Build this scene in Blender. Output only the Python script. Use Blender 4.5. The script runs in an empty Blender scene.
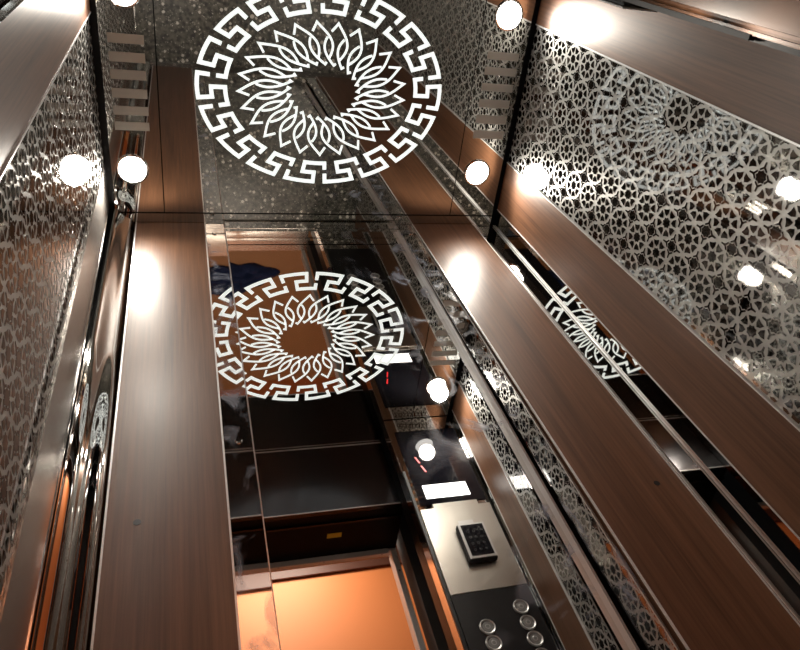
import bpy, bmesh, math, random
from math import sin, cos, pi, radians, sqrt, atan2, tan
from mathutils import Vector, Matrix
random.seed(4)
sc = bpy.context.scene
COL = sc.collection
sc.view_settings.view_transform = 'Standard'
sc.view_settings.look = 'None'
sc.view_settings.gamma = 1
sc.view_settings.use_curve_mapping = False
sc.view_settings.exposure = 0.18
sc.cycles.max_bounces = 14
sc.cycles.glossy_bounces = 12
sc.cycles.diffuse_bounces = 4
sc.cycles.sample_clamp_indirect = 6
sc.cycles.blur_glossy = 0.6

# ------------------------------------------------------------------ layout (metres)
H = 2.20            # ceiling height; back wall at y = 0, cab in y < 0
HW = 0.639          # half width of the cab
YF = -0.98          # front (door side) of the cab
YC = -0.86          # face of the front columns
XCL, XCR = -0.531, 0.345
HD = 1.855          # door head
TILT = .0185
MY = .024           # mirror plane y at the ceiling
def mir_y(z): return MY - tan(TILT)*(z-H)

# ------------------------------------------------------------------ materials
def newmat(name):
    m = bpy.data.materials.new(name); m.use_nodes = True
    nt = m.node_tree; b = nt.nodes['Principled BSDF']
    return m, nt, b
def N(nt, t, **kw):
    n = nt.nodes.new(t)
    for k, v in kw.items(): setattr(n, k, v)
    return n
def simple(name, col, rough=.5, metal=0, coat=0, emis=None, es=0, noise=0, nscale=20):
    m, nt, b = newmat(name)
    b.inputs['Base Color'].default_value = (*col, 1)
    b.inputs['Roughness'].default_value = rough
    b.inputs['Metallic'].default_value = metal
    b.inputs['Coat Weight'].default_value = coat
    if emis: 
        b.inputs['Emission Color'].default_value = (*emis, 1); b.inputs['Emission Strength'].default_value = es
    if noise:
        tc = N(nt, 'ShaderNodeTexCoord'); no = N(nt, 'ShaderNodeTexNoise'); no.inputs['Scale'].default_value = nscale
        no.inputs['Detail'].default_value = 4
        mx = N(nt, 'ShaderNodeMix', data_type='RGBA')
        mx.inputs[6].default_value = (*[c*(1-noise) for c in col], 1); mx.inputs[7].default_value = (*[min(1, c*(1+noise)) for c in col], 1)
        nt.links.new(tc.outputs['Object'], no.inputs['Vector']); nt.links.new(no.outputs['Fac'], mx.inputs[0])
        nt.links.new(mx.outputs[2], b.inputs['Base Color'])
    return m
def polished(name, col, rough=.025, bump=0, bscale=(6, 6, 2), smear=0, smcol=(.55, .6, .72), smscale=9, smlo=.58, smhi=.72, xr=None):
    m, nt, b = newmat(name)
    b.inputs['Base Color'].default_value = (*col, 1); b.inputs['Metallic'].default_value = 1; b.inputs['Roughness'].default_value = rough
    tc = N(nt, 'ShaderNodeTexCoord')
    if bump:
        mp = N(nt, 'ShaderNodeMapping'); mp.inputs['Scale'].default_value = bscale
        no = N(nt, 'ShaderNodeTexNoise'); no.inputs['Scale'].default_value = 1; no.inputs['Detail'].default_value = 1
        bp = N(nt, 'ShaderNodeBump'); bp.inputs['Strength'].default_value = 1; bp.inputs['Distance'].default_value = bump
        nt.links.new(tc.outputs['Object'], mp.inputs[0]); nt.links.new(mp.outputs[0], no.inputs['Vector'])
        nt.links.new(no.outputs['Fac'], bp.inputs['Height']); nt.links.new(bp.outputs[0], b.inputs['Normal'])
    if smear:   # dried film residue: a rough pale layer in patches
        no = N(nt, 'ShaderNodeTexNoise'); no.inputs['Scale'].default_value = smscale; no.inputs['Detail'].default_value = 6
        no.inputs['Distortion'].default_value = 1.2
        mp = N(nt, 'ShaderNodeMapping'); mp.inputs['Scale'].default_value = (1, 1, .8); mp.inputs['Rotation'].default_value = (0, .5, 0)
        mr = N(nt, 'ShaderNodeMapRange'); mr.inputs[1].default_value = smlo; mr.inputs[2].default_value = smhi; mr.inputs[4].default_value = smear
        nt.links.new(tc.outputs['Object'], mp.inputs[0]); nt.links.new(mp.outputs[0], no.inputs['Vector']); nt.links.new(no.outputs['Fac'], mr.inputs[0])
        fac = mr.outputs[0]
        if xr:
            sx = N(nt, 'ShaderNodeSeparateXYZ'); nt.links.new(tc.outputs['Object'], sx.inputs[0])
            m2 = N(nt, 'ShaderNodeMapRange'); m2.inputs[1].default_value = xr[0]; m2.inputs[2].default_value = xr[1]
            nt.links.new(sx.outputs['X'], m2.inputs[0])
            mu = N(nt, 'ShaderNodeMath', operation='MULTIPLY'); nt.links.new(fac, mu.inputs[0]); nt.links.new(m2.outputs[0], mu.inputs[1]); fac = mu.outputs[0]
        b2 = N(nt, 'ShaderNodeBsdfPrincipled'); b2.inputs['Base Color'].default_value = (*smcol, 1); b2.inputs['Roughness'].default_value = .35
        b2.inputs['Specular IOR Level'].default_value = .8
        ms = N(nt, 'ShaderNodeMixShader'); out = nt.nodes['Material Output']
        nt.links.new(fac, ms.inputs[0]); nt.links.new(b.outputs[0], ms.inputs[1]); nt.links.new(b2.outputs[0], ms.inputs[2]); nt.links.new(ms.outputs[0], out.inputs[0])
    return m
def wood(name, dark=(.074, .033, .017), light=(.215, .102, .054), rough=.40):
    m, nt, b = newmat(name)
    tc = N(nt, 'ShaderNodeTexCoord'); mp = N(nt, 'ShaderNodeMapping'); mp.inputs['Scale'].default_value = (1, 1, .022)
    no = N(nt, 'ShaderNodeTexNoise'); no.inputs['Scale'].default_value = 170; no.inputs['Detail'].default_value = 5; no.inputs['Roughness'].default_value = .65
    mp2 = N(nt, 'ShaderNodeMapping'); mp2.inputs['Scale'].default_value = (1, 1, .07)
    no2 = N(nt, 'ShaderNodeTexNoise'); no2.inputs['Scale'].default_value = 14; no2.inputs['Detail'].default_value = 3; no2.inputs['Distortion'].default_value = .6
    mi = N(nt, 'ShaderNodeMath', operation='MULTIPLY_ADD'); mi.inputs[1].default_value = .55
    ml = N(nt, 'ShaderNodeMath', operation='MULTIPLY'); ml.inputs[1].default_value = .45
    cr = N(nt, 'ShaderNodeValToRGB'); cr.color_ramp.elements[0].position = .30; cr.color_ramp.elements[1].position = .62
    cr.color_ramp.elements[0].color = (*dark, 1); cr.color_ramp.elements[1].color = (*light, 1)
    L = nt.links.new
    L(tc.outputs['Object'], mp.inputs[0]); L(mp.outputs[0], no.inputs['Vector']); L(tc.outputs['Object'], mp2.inputs[0]); L(mp2.outputs[0], no2.inputs['Vector'])
    L(no2.outputs['Fac'], ml.inputs[0]); L(no.outputs['Fac'], mi.inputs[0]); L(ml.outputs[0], mi.inputs[2]); L(mi.outputs[0], cr.inputs[0]); L(cr.outputs[0], b.inputs['Base Color'])
    b.inputs['Roughness'].default_value = rough; b.inputs['Specular IOR Level'].default_value = .4
    b.inputs['Coat Weight'].default_value = .12; b.inputs['Coat Roughness'].default_value = .25
    return m
def brushed(name, col, rough=.28, aniso=.75, rot=0, axis='Z', bump=.00004):
    m, nt, b = newmat(name)
    b.inputs['Base Color'].default_value = (*col, 1); b.inputs['Metallic'].default_value = 1; b.inputs['Roughness'].default_value = rough
    b.inputs['Anisotropic'].default_value = aniso; b.inputs['Anisotropic Rotation'].default_value = rot
    tg = N(nt, 'ShaderNodeTangent', direction_type='RADIAL', axis=axis); nt.links.new(tg.outputs[0], b.inputs['Tangent'])
    tc = N(nt, 'ShaderNodeTexCoord'); mp = N(nt, 'ShaderNodeMapping'); mp.inputs['Scale'].default_value = (900, 900, 8)
    no = N(nt, 'ShaderNodeTexNoise'); no.inputs['Scale'].default_value = 1; no.inputs['Detail'].default_value = 2
    mr = N(nt, 'ShaderNodeMapRange'); mr.inputs[3].default_value = rough-.015; mr.inputs[4].default_value = rough+.02
    nt.links.new(tc.outputs['Object'], mp.inputs[0]); nt.links.new(mp.outputs[0], no.inputs['Vector']); nt.links.new(no.outputs['Fac'], mr.inputs[0]); nt.links.new(mr.outputs[0], b.inputs['Roughness'])
    return m
def granite(name):
    m, nt, b = newmat(name); L = nt.links.new
    tc = N(nt, 'ShaderNodeTexCoord')
    def layer(scale, lo, hi):
        v = N(nt, 'ShaderNodeTexVoronoi', feature='F1'); v.inputs['Scale'].default_value = scale; v.inputs['Randomness'].default_value = 1
        L(tc.outputs['Object'], v.inputs['Vector'])
        sep = N(nt, 'ShaderNodeSeparateColor'); L(v.outputs['Color'], sep.inputs[0])
        th = N(nt, 'ShaderNodeMapRange'); th.inputs[1].default_value = lo; th.inputs[2].default_value = hi; th.inputs[3].default_value = 0.02; th.inputs[4].default_value = .52
        L(sep.outputs[0], th.inputs[0])
        lt = N(nt, 'ShaderNodeMath', operation='LESS_THAN'); L(v.outputs['Distance'], lt.inputs[0]); L(th.outputs[0], lt.inputs[1])
        return lt.outputs[0]
    a = layer(42, .66, 1.0); c = layer(95, .62, 1.0)
    no = N(nt, 'ShaderNodeTexNoise'); no.inputs['Scale'].default_value = 45; no.inputs['Detail'].default_value = 5; L(tc.outputs['Object'], no.inputs['Vector'])
    cr = N(nt, 'ShaderNodeValToRGB'); cr.color_ramp.elements[0].position = .38; cr.color_ramp.elements[1].position = .62
    cr.color_ramp.elements[0].color = (.026, .026, .023, 1); cr.color_ramp.elements[1].color = (.15, .143, .120, 1); L(no.outputs['Fac'], cr.inputs[0])
    m1 = N(nt, 'ShaderNodeMix', data_type='RGBA'); L(c, m1.inputs[0]); L(cr.outputs[0], m1.inputs[6]); m1.inputs[7].default_value = (.36, .35, .31, 1)
    m2 = N(nt, 'ShaderNodeMix', data_type='RGBA'); L(a, m2.inputs[0]); L(m1.outputs[2], m2.inputs[6]); m2.inputs[7].default_value = (.75, .72, .66, 1)
    L(m2.outputs[2], b.inputs['Base Color']); b.inputs['Roughness'].default_value = .3
    return m

M = {}
M['wood'] = wood('walnut_laminate')
M['mirror'] = polished('back_mirror_steel', (.83, .82, .80), .012, smear=.7, smcol=(.45, .50, .62), smscale=9, smlo=.56, smhi=.70, xr=(.02, .24))
M['strip'] = polished('mirror_strip_steel', (.80, .79, .77), .02, bump=.0006, bscale=(5, 5, 3), smear=.5, smcol=(.36, .4, .5), smscale=14, smlo=.52, smhi=.66)
M['corner'] = polished('corner_steel', (.82, .81, .79), .015)
M['wavy'] = polished('wavy_steel', (.80, .78, .75), .05, bump=.0012, bscale=(9, 9, 3))
M['ceil'] = polished('ceiling_steel', (.60, .585, .56), .018)
M['trim'] = simple('bright_trim', (.88, .88, .88), .3, metal=.4)
M['columnside'] = polished('column_side_steel', (.55, .52, .50), .13)
M['chrome'] = polished('chrome', (.9, .9, .9), .06)
M['darkmirror'] = polished('dark_polished_steel', (.10, .095, .10), .22)
M['column'] = polished('column_steel', (.62, .60, .58), .03)
M['satin'] = brushed('brushed_brown_steel', (.62, .58, .54), .25, .6)
M['plate'] = brushed('brushed_plate_steel', (.68, .65, .60), .27, .7)
M['etch'] = brushed('etched_steel', (.60, .60, .575), .42, .6, rot=.25)
def add_mirror(m, col, fac):
    nt = m.node_tree; b = nt.nodes['Principled BSDF']; g = N(nt, 'ShaderNodeBsdfGlossy'); g.inputs['Color'].default_value = (*col, 1); g.inputs['Roughness'].default_value = .03
    ms = N(nt, 'ShaderNodeMixShader'); ms.inputs[0].default_value = fac
    nt.links.new(b.outputs[0], ms.inputs[1]); nt.links.new(g.outputs[0], ms.inputs[2]); nt.links.new(ms.outputs[0], nt.nodes['Material Output'].inputs[0])
M['etch'].node_tree.nodes['Principled BSDF'].inputs['Metallic'].default_value = .45
add_mirror(M['etch'], (.8, .8, .78), .21)
M['etchmir'] = polished('etched_panel_mirror', (.32, .31, .30), .03)
M['black'] = simple('black_gasket', (.006, .006, .008), .4)
M['blackplate'] = simple('black_button_plate', (.010, .010, .012), .32)
M['blackglass'] = simple('black_glass', (.008, .008, .012), .04)
M['blackpaint'] = simple('black_paint', (.003, .003, .0035), .35, noise=.5, nscale=6)
M['backlit'] = simple('backlit_cutout', (.85, .88, .86), .4, emis=(.93, 1, .97), es=.85)
M['slot'] = simple('vent_slot_grey', (.60, .57, .52), .5, emis=None)
M['lens'] = simple('lamp_lens', (.9, .9, .9), .3, emis=(1, .96, .90), es=12)
M['galv'] = simple('galvanised_edge', (.85, .85, .84), .42, metal=.35)
M['display'] = simple('display_light', (.9, .9, .9), .3, emis=(1, 1, .97), es=4)
M['red'] = simple('red_segment', (.6, .02, .02), .4, emis=(1, .05, .06), es=.9)
M['granite'] = granite('dark_granite')
M['orange'] = simple('orange_paint', (.80, .26, .08), .55, noise=.06, nscale=3)
M['brown'] = simple('brown_cornice', (.10, .035, .02), .5)
M['terracotta'] = simple('orange_floor_board', (.42, .19, .07), .55, noise=.25, nscale=4)
M['blackpaint'].node_tree.nodes['Principled BSDF'].inputs['Specular IOR Level'].default_value = .12
M['white'] = simple('lobby_ceiling_paint', (.5, .46, .42), .8)
M['blue'] = simple('navy_cloth', (.007, .018, .075), .85, noise=.4, nscale=12)
M['yellow'] = simple('yellow_label', (.75, .55, .04), .5)
M['dark'] = simple('dark_shaft_paint', (.03, .028, .027), .6)
M['panelsteel'] = simple('satin_plate_steel', (.66, .63, .58), .30, metal=1)
M['ring'] = simple('button_ring_steel', (.75, .75, .75), .3, metal=.6)
M['keymark'] = simple('key_marking_grey', (.05, .05, .055), .4)
M['button'] = simple('button_face_grey', (.30, .30, .30), .35, metal=.5)
M['addedlamp'] = simple('added_lobby_lamp', (.9, .9, .9), .4, emis=(1, .93, .84), es=5)  # glow for the out-of-view lamp added over the landing

# ------------------------------------------------------------------ helpers
class MB:
    def __init__(s): s.bm = bmesh.new()
    def box(s, a, b, mi=0, rot=None):
        x0, y0, z0 = a; x1, y1, z1 = b
        v = [s.bm.verts.new(p) for p in ((x0,y0,z0),(x1,y0,z0),(x1,y1,z0),(x0,y1,z0),(x0,y0,z1),(x1,y0,z1),(x1,y1,z1),(x0,y1,z1))]
        for f in ((0,3,2,1),(4,5,6,7),(0,1,5,4),(1,2,6,5),(2,3,7,6),(3,0,4,7)):
            fc = s.bm.faces.new([v[i] for i in f]); fc.material_index = mi
        return v
    def prism(s, pts, vec, mi=0):
        """polygon of 3d points extruded by vec"""
        vec = Vector(vec)
        a = [s.bm.verts.new(p) for p in pts]; b = [s.bm.verts.new(Vector(p)+vec) for p in pts]
        fs = [s.bm.faces.new(a), s.bm.faces.new(b[::-1])]
        n = len(pts)
        for i in range(n): fs.append(s.bm.faces.new((a[i], b[i], b[(i+1) % n], a[(i+1) % n])))
        for f in fs: f.material_index = mi
    def cyl(s, c, r, h, axis='Z', seg=32, r2=None, mi=0):
        r2 = r if r2 is None else r2
        ax = {'Z': (Vector((1,0,0)), Vector((0,1,0)), Vector((0,0,1))), 'Y': (Vector((1,0,0)), Vector((0,0,1)), Vector((0,1,0))), 'X': (Vector((0,1,0)), Vector((0,0,1)), Vector((1,0,0)))}[axis]
        c = Vector(c); A = []; B = []
        for i in range(seg):
            t = 2*pi*i/seg; d = ax[0]*cos(t)+ax[1]*sin(t)
            A.append(s.bm.verts.new(c+d*r)); B.append(s.bm.verts.new(c+d*r2+ax[2]*h))
        s.bm.faces.new(A[::-1]).material_index = mi; s.bm.faces.new(B).material_index = mi
        for i in range(seg): s.bm.faces.new((A[i], A[(i+1) % seg], B[(i+1) % seg], B[i])).material_index = mi
    def ring(s, c, ro, ri, h, axis='Z', seg=40, mi=0):
        ax = {'Z': (Vector((1,0,0)), Vector((0,1,0)), Vector((0,0,1))), 'Y': (Vector((1,0,0)), Vector((0,0,1)), Vector((0,1,0)))}[axis]
        c = Vector(c); prof = [(ro, 0), (ro, h*.6), (ro-(ro-ri)*.35, h), (ri, h*.8), (ri, 0)]
        rows = []
        for i in range(seg):
            t = 2*pi*i/seg; d = ax[0]*cos(t)+ax[1]*sin(t)
            rows.append([s.bm.verts.new(c+d*r+ax[2]*z) for r, z in prof])
        n = len(prof)
        for i in range(seg):
            for j in range(n):
                s.bm.faces.new((rows[i][j], rows[(i+1) % seg][j], rows[(i+1) % seg][(j+1) % n], rows[i][(j+1) % n])).material_index = mi
    def build(s, name, mat, parent=None, bevel=0, smooth=False, loc=None):
        bmesh.ops.recalc_face_normals(s.bm, faces=s.bm.faces[:])
        me = bpy.data.meshes.new(name)
        if loc is None:
            xs = [v.co for v in s.bm.verts]
            lo = Vector([min(v[i] for v in xs) for i in range(3)]); hi = Vector([max(v[i] for v in xs) for i in range(3)])
            loc = Vector(((lo.x+hi.x)/2, (lo.y+hi.y)/2, lo.z))
        loc = Vector(loc)
        base = parent['_loc'] if parent is not None and '_loc' in parent else (0, 0, 0)
        bmesh.ops.translate(s.bm, verts=s.bm.verts[:], vec=-loc)
        s.bm.to_mesh(me); s.bm.free()
        o = bpy.data.objects.new(name, me); COL.objects.link(o)
        for m in (mat if isinstance(mat, (list, tuple)) else [mat]): me.materials.append(M[m])
        if smooth:
            for p in me.polygons: p.use_smooth = True
        if bevel:
            bv = o.modifiers.new('bevel', 'BEVEL'); bv.width = bevel; bv.segments = 2; bv.limit_method = 'ANGLE'
        WLOC[o.name] = loc
        if parent is not None:
            o.parent = parent; o.location = loc - WLOC[parent.name]
        else: o.location = loc
        return o
WLOC = {}
def box(name, a, b, mat, parent=None, bevel=0):
    m = MB(); m.box(a, b); return m.build(name, mat, parent, bevel)
def empty(name, loc):
    o = bpy.data.objects.new(name, None); COL.objects.link(o); o.location = loc; o.empty_display_size = .1
    WLOC[o.name] = Vector(loc); return o
def tag(o, label, cat, group=None, kind=None):
    o['label'] = label; o['category'] = cat
    if group: o['group'] = group
    if kind: o['kind'] = kind
    return o
def struct(o, label=None, cat=None):
    o['kind'] = 'structure'
    if label: o['label'] = label; o['category'] = cat
    return o

# ------------------------------------------------------------------ structure
struct(box('floor', (-HW-.06, YF-.02, -.05), (HW+.06, .11, 0), 'granite'), 'dark speckled granite floor of the lift cab', 'floor')
struct(box('wall_back', (-HW-.06, .075, 0), (HW+.06, .11, H+.06), 'dark'), 'dark backing wall behind the mirror and wood boards', 'wall')
struct(box('wall_left', (-HW-.06, YF, 0), (-HW-.022, .075, H+.06), 'dark'), 'dark backing wall behind the left etched panel', 'wall')
struct(box('wall_right', (HW+.022, YF, 0), (HW+.06, .075, H+.06), 'dark'), 'dark backing wall behind the right etched panel', 'wall')
struct(box('ceiling', (-HW-.022, YF, H+.016), (HW+.022, .075, H+.06), 'black'), 'black roof of the cab behind the polished ceiling plates', 'ceiling')
# lobby beyond the door
LY = -2.4; LX = 1.7; LZ = 2.95
struct(box('floor', (-LX, LY, -.06), (LX, YF-.13, -.01), 'terracotta'), 'orange brown floor of the landing outside the lift', 'floor')
wl = struct(box('wall_landing', (-LX, LY-.1, -.01), (LX, LY, 2.60), 'orange'), 'plain orange wall of the landing facing the lift door', 'wall')
struct(box('trim_1', (-LX, LY-.1, 2.601), (LX, LY+.02, LZ), 'brown'), 'brown band along the top of the orange landing wall', 'trim')
struct(box('wall_landing_left', (-LX-.1, LY-.1, -.01), (-LX-.001, YF-.13, LZ), 'orange'), 'orange side wall of the landing, left of the door', 'wall')
struct(box('wall_landing_right', (LX+.001, LY-.1, -.01), (LX+.1, YF-.13, LZ), 'orange'), 'orange side wall of the landing, right of the door', 'wall')
struct(box('ceiling', (-LX, LY-.1, LZ+.001), (LX, YF-.13, LZ+.06), 'white'), 'pale ceiling of the landing', 'ceiling')
m = MB()
m.box((-LX, YF-.30, -.01), (XCL-.03, YF-.2, LZ)); m.box((XCR+.03, YF-.30, -.01), (LX, YF-.2, LZ)); m.box((XCL-.03, YF-.30, HD+.36), (XCR+.03, YF-.2, LZ))
struct(m.build('wall_front', 'dark'), 'dark shaft wall around the door opening', 'wall')

# ------------------------------------------------------------------ ceiling plates, medallion, vents, lamps
G = .0015
SL, SR = -.481, .465
CE = .624
cp = tag(box('ceiling_panel', (SL+G, YF+.002, H), (SR-G, -.034, H+.012), 'ceil'), 'wide polished steel ceiling panel with backlit key ring and petal medallion', 'ceiling panel')
cl = tag(box('ceiling_panel', (-CE, YF+.002, H), (SL-G, -.034, H+.012), 'ceil'), 'narrow polished ceiling strip with vent slots above the left wall', 'ceiling panel')
crp = tag(box('ceiling_panel', (SR+G, YF+.002, H), (CE, -.034, H+.012), 'ceil'), 'narrow polished ceiling strip with vent slots above the right wall', 'ceiling panel')
struct(box('trim_2', (-CE, -.030, H-.001), (CE, .062, H+.012), 'ceil'), 'slim polished steel strip where the ceiling meets the back wall', 'trim')

MX, MYc, RX, RY = -.007, -.430, .374, .290
def medallion(u):       # u = (r, theta) with r in 0..1 -> ceiling point
    r, t = u; return Vector((MX+RX*r*cos(t), MYc+RY*r*sin(t), H))
def stroke(mb, pts, w, closed=False, th=.0012, z=H, squash=None):
    """flat ribbon along a list of 2D points, mitred"""
    n = len(pts); P = [Vector((p[0], p[1])) for p in pts]
    L = []; Rr = []
    for i in range(n):
        a = P[i-1] if (i > 0 or closed) else None; b = P[(i+1) % n] if (i < n-1 or closed) else None
        d1 = (P[i]-a).normalized() if a is not None else None; d2 = (b-P[i]).normalized() if b is not None else None
        if d1 is None: d1 = d2
        if d2 is None: d2 = d1
        t = (d1+d2); t = t.normalized() if t.length > 1e-6 else d1
        nrm = Vector((-t.y, t.x)); k = w/2/max(.45, nrm.dot(Vector((-d1.y, d1.x))))
        L.append(P[i]+nrm*k); Rr.append(P[i]-nrm*k)
    tv = [mb.bm.verts.new((p.x, p.y, z)) for p in L]; tr = [mb.bm.verts.new((p.x, p.y, z)) for p in Rr]
    bv = [mb.bm.verts.new((p.x, p.y, z-th)) for p in L]; br = [mb.bm.verts.new((p.x, p.y, z-th)) for p in Rr]
    m_ = n if closed else n-1
    for i in range(m_):
        j = (i+1) % n
        mb.bm.faces.new((tv[i], tv[j], tr[j], tr[i])); mb.bm.faces.new((bv[i], br[i], br[j], bv[j]))
        mb.bm.faces.new((tv[i], bv[i], bv[j], tv[j])); mb.bm.faces.new((tr[i], tr[j], br[j], br[i]))
    if not closed:
        mb.bm.faces.new((tv[0], tr[0], br[0], bv[0])); mb.bm.faces.new((tv[-1], bv[-1], br[-1], tr[-1]))
zt = H - .0001
NK = 18
r0, r1 = .772, .983
for k in range(NK):
    t0 = 2*pi*k/NK + .115; dt = 2*pi/NK
    path = [(.34, 0), (0, 0), (0, .62), (.50, .62), (.50, .30), (1, .30), (1, 1.0), (.56, 1.0)]
    pts = []
    for i in range(len(path)-1):
        (u0, v0), (u1, v1) = path[i], path[i+1]
        ns = 4 if u0 == u1 else 1
        for q in range(ns): pts.append((u0+(u1-u0)*q/ns, v0+(v1-v0)*q/ns))
    pts.append(path[-1])
    mb = MB()
    stroke(mb, [tuple(medallion((r0+(r1-r0)*u, t0+dt*1.0*v)))[:2] for u, v in pts], .0120, z=zt)
    o = mb.build('key_motif', 'backlit', cp)
NP = 25
for k in range(NP):
    t0 = 2*pi*k/NP+.06
    A = Vector((.675*cos(t0), .675*sin(t0))); t1 = t0+radians(7)
    Bq = Vector((.275*cos(t1), .275*sin(t1)))
    d = (Bq-A); nn = Vector((-d.y, d.x)).normalized()
    mb = MB()
    def side(sgn, lo, hi, n=14):
        out = []
        for i in range(n+1):
            s_ = lo+(hi-lo)*i/n
            p = A+d*s_+nn*sgn*.090*(sin(pi*s_**1.08)**1.0 if 0 < s_ < 1 else 0)
            out.append((MX+RX*p.x, MYc+RY*p.y))
        return out
    stroke(mb, side(1, .20, 0, 4)[:-1]+side(-1, 0, .86), .0067, z=zt)
    stroke(mb, side(1, .33, 1, 12)+side(-1, 1, .95, 2)[1:], .0067, z=zt)
    mb.build('petal', 'backlit', cp)
for par, x0, x1, ys in ((cl, -.604, -.510, [(-.552, -.527), (-.504, -.478), (-.457, -.431), (-.406, -.380), (-.357, -.332), (-.312, -.288)]),
                        (crp, .499, .606, [(-.582, -.559), (-.536, -.512), (-.486, -.462), (-.436, -.410), (-.385, -.358), (-.335, -.308)])):
    for a, b in ys:
        box('vent_slot', (x0, a, H-.0012), (x1, b, H-.0001), 'slot', par)
# downlights
for x, y, lab in ((.537, -.190, 'round white ceiling spotlight in the right strip, nearer the back wall'), (.545, -.690, 'round white ceiling spotlight in the right strip, nearer the door'),
                  (-.565, -.171, 'round white ceiling spotlight in the left strip, nearer the back wall'), (-.555, -.662, 'round white ceiling spotlight in the left strip, nearer the door')):
    e = tag(empty('downlight', (x, y, H-.004)), lab, 'light', 'ceiling spotlights in the side strips')
    mb = MB(); mb.ring((x, y, H-.0002), .046, .040, -.005); mb.build('bezel', 'chrome', e, smooth=False)
    mb = MB(); mb.cyl((x, y, H-.004), .0395, .0035, seg=40); mb.build('lens', 'lens', e)
    ld = bpy.data.lights.new('spot_lamp', 'SPOT'); ld.energy = 11; ld.color = (1, .93, .82); ld.spot_size = radians(150); ld.spot_blend = 1; ld.shadow_soft_size = .035
    lo = bpy.data.objects.new('spot_lamp', ld); COL.objects.link(lo); lo.location = (x, y, H-.046)

# ------------------------------------------------------------------ panels
def wood_board(name, x0, x1, y0, y1, face, label, z0=.15, z1=H-.003, hole=None, group='walnut laminate wall boards'):
    """face: '-y' back wall, '+x' left wall, '-x' right wall"""
    e = tag(empty(name, ((x0+x1)/2, (y0+y1)/2, z0)), label, 'wall panel', group)
    box('board', (x0, y0, z0), (x1, y1, z1), 'wood', e)
    t = .0035; p = .0015
    if face == '-y':
        for a in (x0-t, x1): box('edge_trim', (a, y0-p, z0), (a+t, y0+.0025, z1), 'trim', e)
    else:
        for a in (y0-t, y1):
            if face == '-x': box('edge_trim', (x0-p, a, z0), (x1, a+t, z1), 'trim', e)
            else: box('edge_trim', (x0, a, z0), (x1+p, a+t, z1), 'trim', e)
    if hole:
        mb = MB(); mb.cyl((hole[0], y0-.0008, hole[1]), .0065, .0007, 'Y', 20); mb.build('screw_hole', 'black', e)
    return e
wood_board('wood_board', -.564, -.363, 0, .03, '-y', 'brown wood board left of the mirror on the back wall, small dark hole low down', hole=(-.514, .962))
wood_board('wood_board', .333, .555, 0, .03, '-y', 'brown wood board right of the mirror on the back wall, small dark hole low down', hole=(.497, .917))
wood_board('wood_board', HW, HW+.02, -.229, -.060, '-x', 'brown wood board on the right wall beside the back corner')
wood_board('wood_board', HW, HW+.02, -.824, -.674, '-x', 'brown wood board on the right wall beyond the etched panel, nearest the door')
wood_board('wood_board', -HW-.02, -HW, -.857, -.602, '+x', 'brown wood board on the left wall beyond the etched panel, nearest the door')
sb = tag(box('steel_board', (-HW-.02, -.190, .15), (-HW, -.056, H-.003), 'satin'), 'narrow brushed brownish steel board on the left wall by the back corner', 'wall panel')
mb = MB(); mb.box((-HW-.005, -.056, .15), (-HW+.0015, -.050, H-.003)); mb.build('edge_trim', 'chrome', sb)

tag(box('mirror_strip', (HW+.001, -.8575, .15), (HW+.010, -.8285, H-.003), 'corner'), 'very narrow polished strip on the right wall between wood board and door column', 'mirror')
# back mirror (leans back slightly)
def tilted(name, x0, x1, mat, z0=.15, z1=H-.003, off=0, th=.005, parent=None, zt_=None):
    m = MB()
    a, b = mir_y(z0)+off, mir_y(z1)+off
    m.prism([(x0, a, z0), (x1, a, z0), (x1, b, z1), (x0, b, z1)], (0, th, 0)); return m.build(name, mat, parent)
mi = tag(tilted('mirror', -.2985, .2685, 'mirror'), 'wide polished steel mirror in the middle of the back wall', 'mirror')
def flush(name, x0, x1, mat):
    m = MB(); a, b = .014, .004
    m.prism([(x0, a, .15), (x1, a, .15), (x1, b, H-.003), (x0, b, H-.003)], (0, .005, 0)); return m.build(name, mat)
ms1 = tag(flush('mirror_strip', -.3590, -.3035, 'strip'), 'narrow mirror strip between left wood board and wide mirror', 'mirror', 'mirror strips beside the wide mirror')
ms2 = tag(flush('mirror_strip', .2745, .3295, 'strip'), 'narrow mirror strip with pale film residue between wide mirror and right wood board', 'mirror', 'mirror strips beside the wide mirror')
tilted('edge_trim', -.3032, -.2990, 'trim', off=-.018, th=.020, parent=mi)
for a in (.2688, .2718): tilted('edge_trim', a, a+.0022, 'trim', off=-.018, th=.020, parent=mi)
# upper cap rails above the mirror
struct(box('trim_3', (-.359, .004, H-.040), (.329, .012, H-.034), 'ceil'), 'thin dark steel rail across the top of the mirror', 'trim')
for x, strip in ((-.335, ms1), (.306, ms2)):
    mb = MB(); mb.cyl((x, .001, 2.125), .006, .0035, 'Y', 16, r2=.008); mb.build('screw', 'chrome', strip)
mb = MB(); mb.cyl((-.33, .0055, 1.16), .006, .0035, 'Y', 16, r2=.008); mb.build('screw', 'chrome', ms1)

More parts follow.
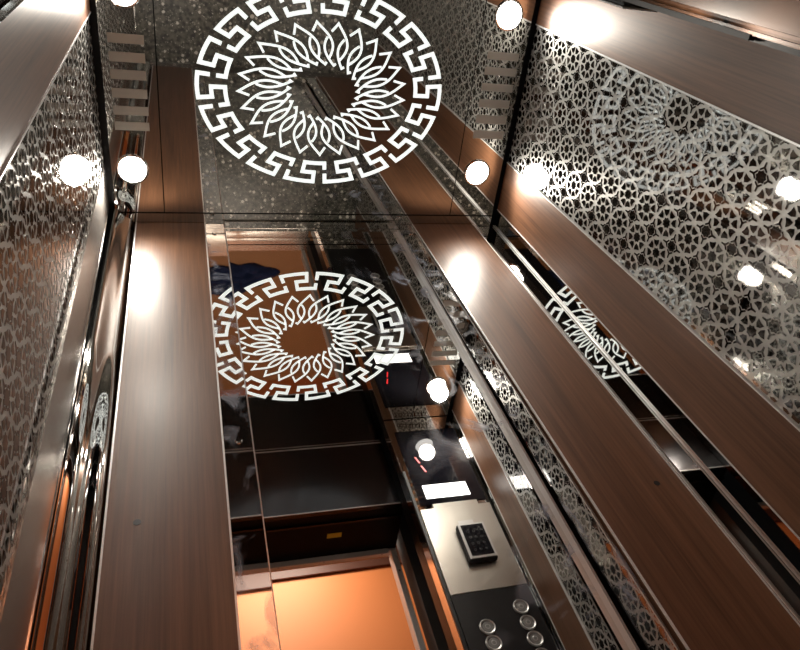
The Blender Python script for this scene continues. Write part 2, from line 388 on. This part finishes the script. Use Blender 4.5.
# corner steel strips
def corner_strip(side):
    s = side
    e = tag(empty('corner_strip', (s*(HW-.03), -.02, .15)), 'polished steel corner strips between wood boards in the %s back corner' % ('right' if s > 0 else 'left'), 'corner trim', 'back corner trims')
    xa, xb = sorted((s*.5595, s*(HW-.003)))
    if s > 0:
        box('back_plate', (xa, .008, .15), (xb, .014, H-.003), 'corner', e)
        box('side_plate', (HW+.002, -.0555, .15), (HW+.008, .006, H-.003), 'corner', e)
    else:   # bowed plate
        m = MB(); n = 24; P = []; Q = []
        A0 = Vector((-.5700, .010)); B0 = Vector((-HW+.0005, -.046)); dv = (B0-A0); nv = Vector((-dv.y, dv.x)).normalized()
        if nv.y > 0: nv = -nv
        for i in range(n+1):
            t = i/n; q = A0+dv*t+nv*(.009*sin(pi*t)+.0035*sin(3*pi*t)); q2 = q-nv*.004
            P.append([m.bm.verts.new((q.x, q.y, z)) for z in (.15, H-.003)]); Q.append([m.bm.verts.new((q2.x, q2.y, z)) for z in (.15, H-.003)])
        for i in range(n):
            m.bm.faces.new((P[i][0], P[i+1][0], P[i+1][1], P[i][1])); m.bm.faces.new((Q[i][0], Q[i][1], Q[i+1][1], Q[i+1][0]))
            m.bm.faces.new((P[i][1], P[i+1][1], Q[i+1][1], Q[i][1])); m.bm.faces.new((P[i][0], Q[i][0], Q[i+1][0], P[i+1][0]))
        m.bm.faces.new((P[0][0], P[0][1], Q[0][1], Q[0][0])); m.bm.faces.new((P[n][0], Q[n][0], Q[n][1], P[n][1]))
        m.build('back_plate', 'wavy', e, smooth=True)
        mb = MB(); mb.box((-HW-.001, -.044, .15), (-HW+.001, -.040, H-.003)); mb.build('edge_bead', 'trim', e)
    if s > 0:
        mb = MB(); mb.cyl((s*(HW-.001), .005, .15), .0028, H-.153, 'Z', 12); mb.build('corner_bead', 'trim', e, smooth=True)
corner_strip(1); corner_strip(-1)

# etched panels with a pierced star pattern
def etched_panel(sgn, ya, yb, label):
    x = sgn*(HW+.004); z0, z1 = .15, H-.003
    m = MB(); m.box((min(x, x+sgn*.012), ya, z0), (max(x, x+sgn*.012), yb, z1))
    o = tag(m.build('etched_panel', 'etch'), label, 'wall panel')
    A, Bz = .0768, .0855; oy, oz = -.4755, 1.1581
    mp = MB(); th = .0006
    def poly(pts):
        ys = [p[0] for p in pts]; zs = [p[1] for p in pts]
        if max(ys) < ya+.003 or min(ys) > yb-.003 or max(zs) < z0+.003 or min(zs) > z1-.003: return
        pts = [(min(max(a, ya+.002), yb-.002), min(max(b, z0+.002), z1-.002)) for a, b in pts]
        q = [pts[0]]
        for p_ in pts[1:]:
            if abs(p_[0]-q[-1][0])+abs(p_[1]-q[-1][1]) > 1e-5: q.append(p_)
        if abs(q[0][0]-q[-1][0])+abs(q[0][1]-q[-1][1]) < 1e-5: q.pop()
        if len(q) < 3: return
        mp.prism([(x-sgn*.0001, a, b) for a, b in q], (-sgn*th, 0, 0))
    def rot(p, t): return (p[0]*cos(t)-p[1]*sin(t), p[0]*sin(t)+p[1]*cos(t))
    star = [((.165 if i % 2 == 0 else .13)*cos(pi*i/8), (.165 if i % 2 == 0 else .13)*sin(pi*i/8)) for i in range(16)]
    kite = [(.235, 0), (.275, -.068), (.375, -.075), (.355, 0.0), (.375, .075), (.275, .068)]
    kite = [(.195, 0), (.280, -.088), (.400, -.118), (.385, 0), (.400, .118), (.280, .088)]
    small = [((.175 if i % 2 == 0 else .140)*cos(pi*i/8), (.175 if i % 2 == 0 else .140)*sin(pi*i/8)) for i in range(16)]
    wy = [(-.030, .0), (-.125, .080), (-.095, .115), (0, .045), (.095, .115), (.125, .080), (.030, .0), (.024, -.13), (-.024, -.13)]
    for i in range(-8, 9):
        for j in range(-14, 14):
            cy, cz = oy+i*A, oz+j*Bz
            def T(pts, ox=0, oy_=0, r=0): return [(cy+A*(rot(p, r)[0]+ox), cz+Bz*(rot(p, r)[1]+oy_)) for p in pts]
            poly(T(star))
            for k in range(8): poly(T(kite, r=pi/8+k*pi/4))
            poly(T(small, .5, .5))
            for k in range(4):
                a = k*pi/2; poly(T(wy, .5+.255*cos(a), .5+.255*sin(a), a+pi/2))
    mp.build('star_pattern', 'etchmir', o)
    return o
etched_panel(1, -.6695, -.2335, 'etched steel panel with star pattern between two wood boards on the right wall')
etched_panel(-1, -.5975, -.1905, 'etched steel panel with star pattern on the left wall, pale with glare')

# skirting
for nm, a, b, lab in (('baseboard_back', (-HW, .012, 0), (HW, .07, .148), 'back'), ('baseboard_left', (-HW-.02, YC, 0), (-HW, .01, .148), 'left'), ('baseboard_right', (HW, YC, 0), (HW+.02, .01, .148), 'right')):
    struct(box(nm, a, b, 'granite' if nm == 'baseboard_back' else 'corner'), 'skirting along the %s wall' % lab, 'skirting')  # back skirting in dark granite, side ones in polished steel

# ------------------------------------------------------------------ front: columns, transom, header, door frame
colr = tag(empty('front_column', ((XCR+HW)/2, (YC+YF)/2, 0)), 'polished steel door column at right carrying the control panel', 'column', 'door columns')
box('column_body', (XCR, YF, .001), (HW-.002, YC, H-.004), 'column', colr)
for y in (YC-.014, YC-.006): box('edge_trim', (XCR-.003, y, .001), (XCR-.0002, y+.004, H-.004), 'chrome', colr)
box('side_plate', (XCR-.0030, YC-.0545, .001), (XCR-.0002, YC-.0145, H-.004), 'columnside', colr)
box('jamb_liner', (XCR-.0035, YF, .001), (XCR-.0002, YC-.055, H-.004), 'blackpaint', colr)
box('rubber_gasket', (XCR-.002, YC-.001, .93), (XCR+.008, YC+.007, 1.9), 'black', colr)
coll = tag(empty('front_column', ((XCL-HW)/2, (YC+YF)/2, 0)), 'polished steel door column at the left end of the left wall', 'column', 'door columns')
box('column_body', (-HW+.002, YF, .001), (XCL, YC, H-.004), 'column', coll)
box('edge_trim', (XCL+.0002, YC-.010, .001), (XCL+.003, YC-.005, H-.004), 'chrome', coll)
struct(box('wall_front', (XCL+.002, YF-.02, HD), (XCR-.0045, YF, H-.004), 'darkmirror'), 'dark polished steel panel above the door opening', 'transom')
struct(box('trim_4', (XCL+.002, YF+.0002, H-.009), (XCR-.0045, YF+.003, H-.005), 'trim'), 'thin bright line along the top of the dark panel above the door', 'trim')
struct(box('trim_5', (XCL+.002, YF+.0002, HD), (XCR-.0045, YF+.003, HD+.003), 'trim'), 'thin bright line along the bottom of the dark panel above the door', 'trim')

hd = tag(empty('door_header', ((XCL+XCR)/2, -1.15, HD)), 'black door header underside with metal angle and yellow sticker', 'door header')
box('casing', (XCL-.03, -1.272, HD+.008), (XCR+.015, YF-.021, H+.1), 'blackpaint', hd)
box('edge_angle', (XCL-.03, -1.290, HD-.004), (XCR+.015, -1.255, HD+.006), 'galv', hd)
box('edge_angle', (XCL-.03, -1.296, HD-.004), (XCR+.015, -1.2905, HD+.04), 'plate', hd)
box('edge_angle', (XCL-.03, -1.2545, HD-.018), (XCR-.02, -1.251, HD+.006), 'galv', hd)
box('rail', (XCL-.03, -1.06, HD), (XCR+.015, -1.052, HD+.007), 'darkmirror', hd)
for x in (-.40, -.12, .06, .30):
    mb = MB(); mb.cyl((x, -1.268, HD-.0065), .005, .0022, 'Z', 12); mb.build('screw', 'black', hd)
box('sticker', (.065, -1.145, HD+.006), (.122, -1.120, HD+.0078), 'yellow', hd)
fr = tag(empty('door_frame', (XCR, -1.27, 0)), 'bright steel landing door frame post at the right of the opening', 'door frame', 'landing door frame posts')
box('post', (XCR-.010, -1.31, -.009), (XCR+.014, -1.255, HD-.006), 'galv', fr, .002)
for z in (.5, 1.15, 1.75):
    mb = MB(); mb.cyl((XCR+.002, -1.2535, z), .004, .0018, 'Y', 12, r2=.003); mb.build('screw', 'black', fr)
fl = tag(empty('door_frame', (XCL, -1.27, 0)), 'bright steel landing door frame post at the left of the opening', 'door frame', 'landing door frame posts')
box('post', (XCL-.028, -1.31, -.009), (XCL+.012, -1.255, HD-.006), 'galv', fl, .002)
mb = MB()
mb.box((XCL-.03, -1.255, -.05), (XCR+.03, YF-.021, -.001))
for i in range(5): mb.box((XCL-.03, -1.23+i*.045, -.0015), (XCR+.03, -1.222+i*.045, .0005))
tag(mb.build('door_sill', 'plate'), 'grooved metal sill at the foot of the door opening', 'door sill')

# blue cloth left on the landing floor
mb = MB(); nx, ny = 26, 18; g = []
for i in range(nx+1):
    row = []
    for j in range(ny+1):
        u, v = i/nx*2-1, j/ny*2-1
        rr = 1+.18*sin(3*atan2(v, u)+.6)+.09*sin(7*atan2(v, u))
        e_ = max(abs(u), abs(v)); d_ = sqrt(u*u+v*v)+1e-6
        x = -.10+u/d_*e_*rr*.24; y = -1.46+v/d_*e_*rr*.12
        z = (1-e_**3)*(.05+.02*sin(9*u+3*v)+.018*cos(11*v-4*u))
        row.append(mb.bm.verts.new((x, y, max(z, 0)-.008)))
    g.append(row)
for i in range(nx):
    for j in range(ny): mb.bm.faces.new((g[i][j], g[i+1][j], g[i+1][j+1], g[i][j+1]))
cloth = tag(mb.build('cloth', 'blue', smooth=True), 'crumpled navy blue cloth lying on the landing floor', 'cloth')
so = cloth.modifiers.new('thick', 'SOLIDIFY'); so.thickness = .006; so.offset = 1

# ------------------------------------------------------------------ control panel on the right column
F = YC
cpn = tag(empty('control_panel', (.49, F, .85)), 'lift control panel with bright display, steel plate and round buttons on door column', 'control panel')
box('glass', (.368, F+.0005, 1.728), (.625, F+.004, 2.12), 'blackglass', cpn)
dsp = box('display', (.398, F+.0045, 1.755), (.572, F+.006, 1.820), 'display', cpn, .001)
dsp['label'] = 'bright white lit display'
for i, (x, z) in enumerate(((.417, 1.953), (.429, 1.905))):
    mb = MB(); mb.prism([(x-.007, F+.0042, z+.017), (x-.001, F+.0042, z+.017), (x+.009, F+.0042, z-.017), (x+.003, F+.0042, z-.017)], (0, .001, 0)); s_ = mb.build('indicator_segment', 'red', cpn)
    s_['label'] = 'red lit segment'
mb = MB(); mb.box((.356, F+.0005, 1.347), (.629, F+.010, 1.704)); mb.box((.410, F+.0005, 1.7045), (.585, F+.008, 1.726))
mb.build('steel_plate', 'panelsteel', cpn, .0015)
kp = empty('card_reader', (.507, F+.010, 1.45)); kp.parent = cpn; kp.location = WLOC['card_reader']-WLOC[cpn.name]
m = MB(); x0, x1, z0, z1 = .456, .560, 1.447, 1.600; y0 = F+.0105
m.box((x0, y0, z0), (x1, y0+.024, z1)); rb = m.build('reader_body', 'black', kp, .006)
m = MB(); m.box((x0+.002, y0+.0245, z0+.004), (x1-.002, y0+.028, z1-.002)); m.build('reader_bezel', 'ring', kp, .003)
m = MB(); m.box((x0+.011, y0+.0283, z0+.014), (x1-.011, y0+.030, z1-.010)); m.build('reader_face', 'blackglass', kp, .001)
m = MB()
for r_ in range(4):
    for c_ in range(3):
        cx, cz = .486+c_*.021, 1.483+r_*.026
        m.ring((cx, y0+.0301, cz), .0045, .0036, .0004, 'Y', 12)
m.build('key_markings', 'keymark', kp)
box('reader_label', (.478, F+.0102, 1.618), (.535, F+.0108, 1.634), 'ring', cpn)
box('button_plate', (.356, F+.0005, .72), (.629, F+.009, 1.345), 'blackplate', cpn)
for x, z in ((.572, 1.268), (.572, 1.211), (.572, 1.155), (.572, 1.098), (.437, 1.219), (.437, 1.164), (.437, 1.108), (.437, 1.052), (.572, 1.042)):
    mb = MB(); mb.ring((x, F+.009, z), .026, .020, .007, 'Y', 40); b_ = mb.build('button', 'ring', cpn, smooth=False)
    mb = MB(); mb.cyl((x, F+.009, z), .0185, .005, 'Y', 32, r2=.0175); mb.build('button_cap', 'button', b_)
    mb = MB(); mb.ring((x, F+.0141, z), .008, .0065, .0005, 'Y', 20); mb.build('button_mark', 'ring', b_)

# unseen square ceiling fitting, added to light the landing
ll = tag(empty('added_landing_lamp', (0, -1.9, LZ-.04)), 'added unseen square lamp lighting the landing from its ceiling', 'light')
box('diffuser', (-.3, -2.1, LZ-.04), (.3, -1.7, LZ-.012), 'addedlamp', ll)
box('housing', (-.31, -2.11, LZ-.0118), (.31, -1.69, LZ-.001), 'dark', ll)
ld = bpy.data.lights.new('landing_light', 'AREA'); ld.shape = 'RECTANGLE'; ld.size = .6; ld.size_y = .4; ld.energy = 18; ld.color = (1, .9, .78)
lo = bpy.data.objects.new('landing_light', ld); COL.objects.link(lo); lo.location = (0, -1.9, LZ-.05)

# world
w = bpy.data.worlds.new('world'); sc.world = w; w.use_nodes = True
w.node_tree.nodes['Background'].inputs[0].default_value = (.5, .5, .55, 1); w.node_tree.nodes['Background'].inputs[1].default_value = .05

# ------------------------------------------------------------------ camera
yaw, pitch, roll, f = .4984, .9375, -.4498, 706.58
cy, sy = cos(yaw), sin(yaw); cpi, sp = cos(pitch), sin(pitch)
fw = Vector((sy*cpi, cy*cpi, sp)); rt = Vector((cy, -sy, 0)); up = rt.cross(fw)
cr_, sr = cos(roll), sin(roll)
R_ = cr_*rt+sr*up; U_ = -sr*rt+cr_*up
cam = bpy.data.cameras.new('camera'); co = bpy.data.objects.new('camera', cam); COL.objects.link(co)
mt = Matrix((R_, U_, -fw)).transposed().to_4x4(); mt.translation = Vector((-.413, -.970, .051))
co.matrix_world = mt
cam.sensor_width = 36; cam.lens = f/800*36; cam.clip_start = .005
sc.camera = co
for o in sc.objects:
    if '_loc' in o: del o['_loc']
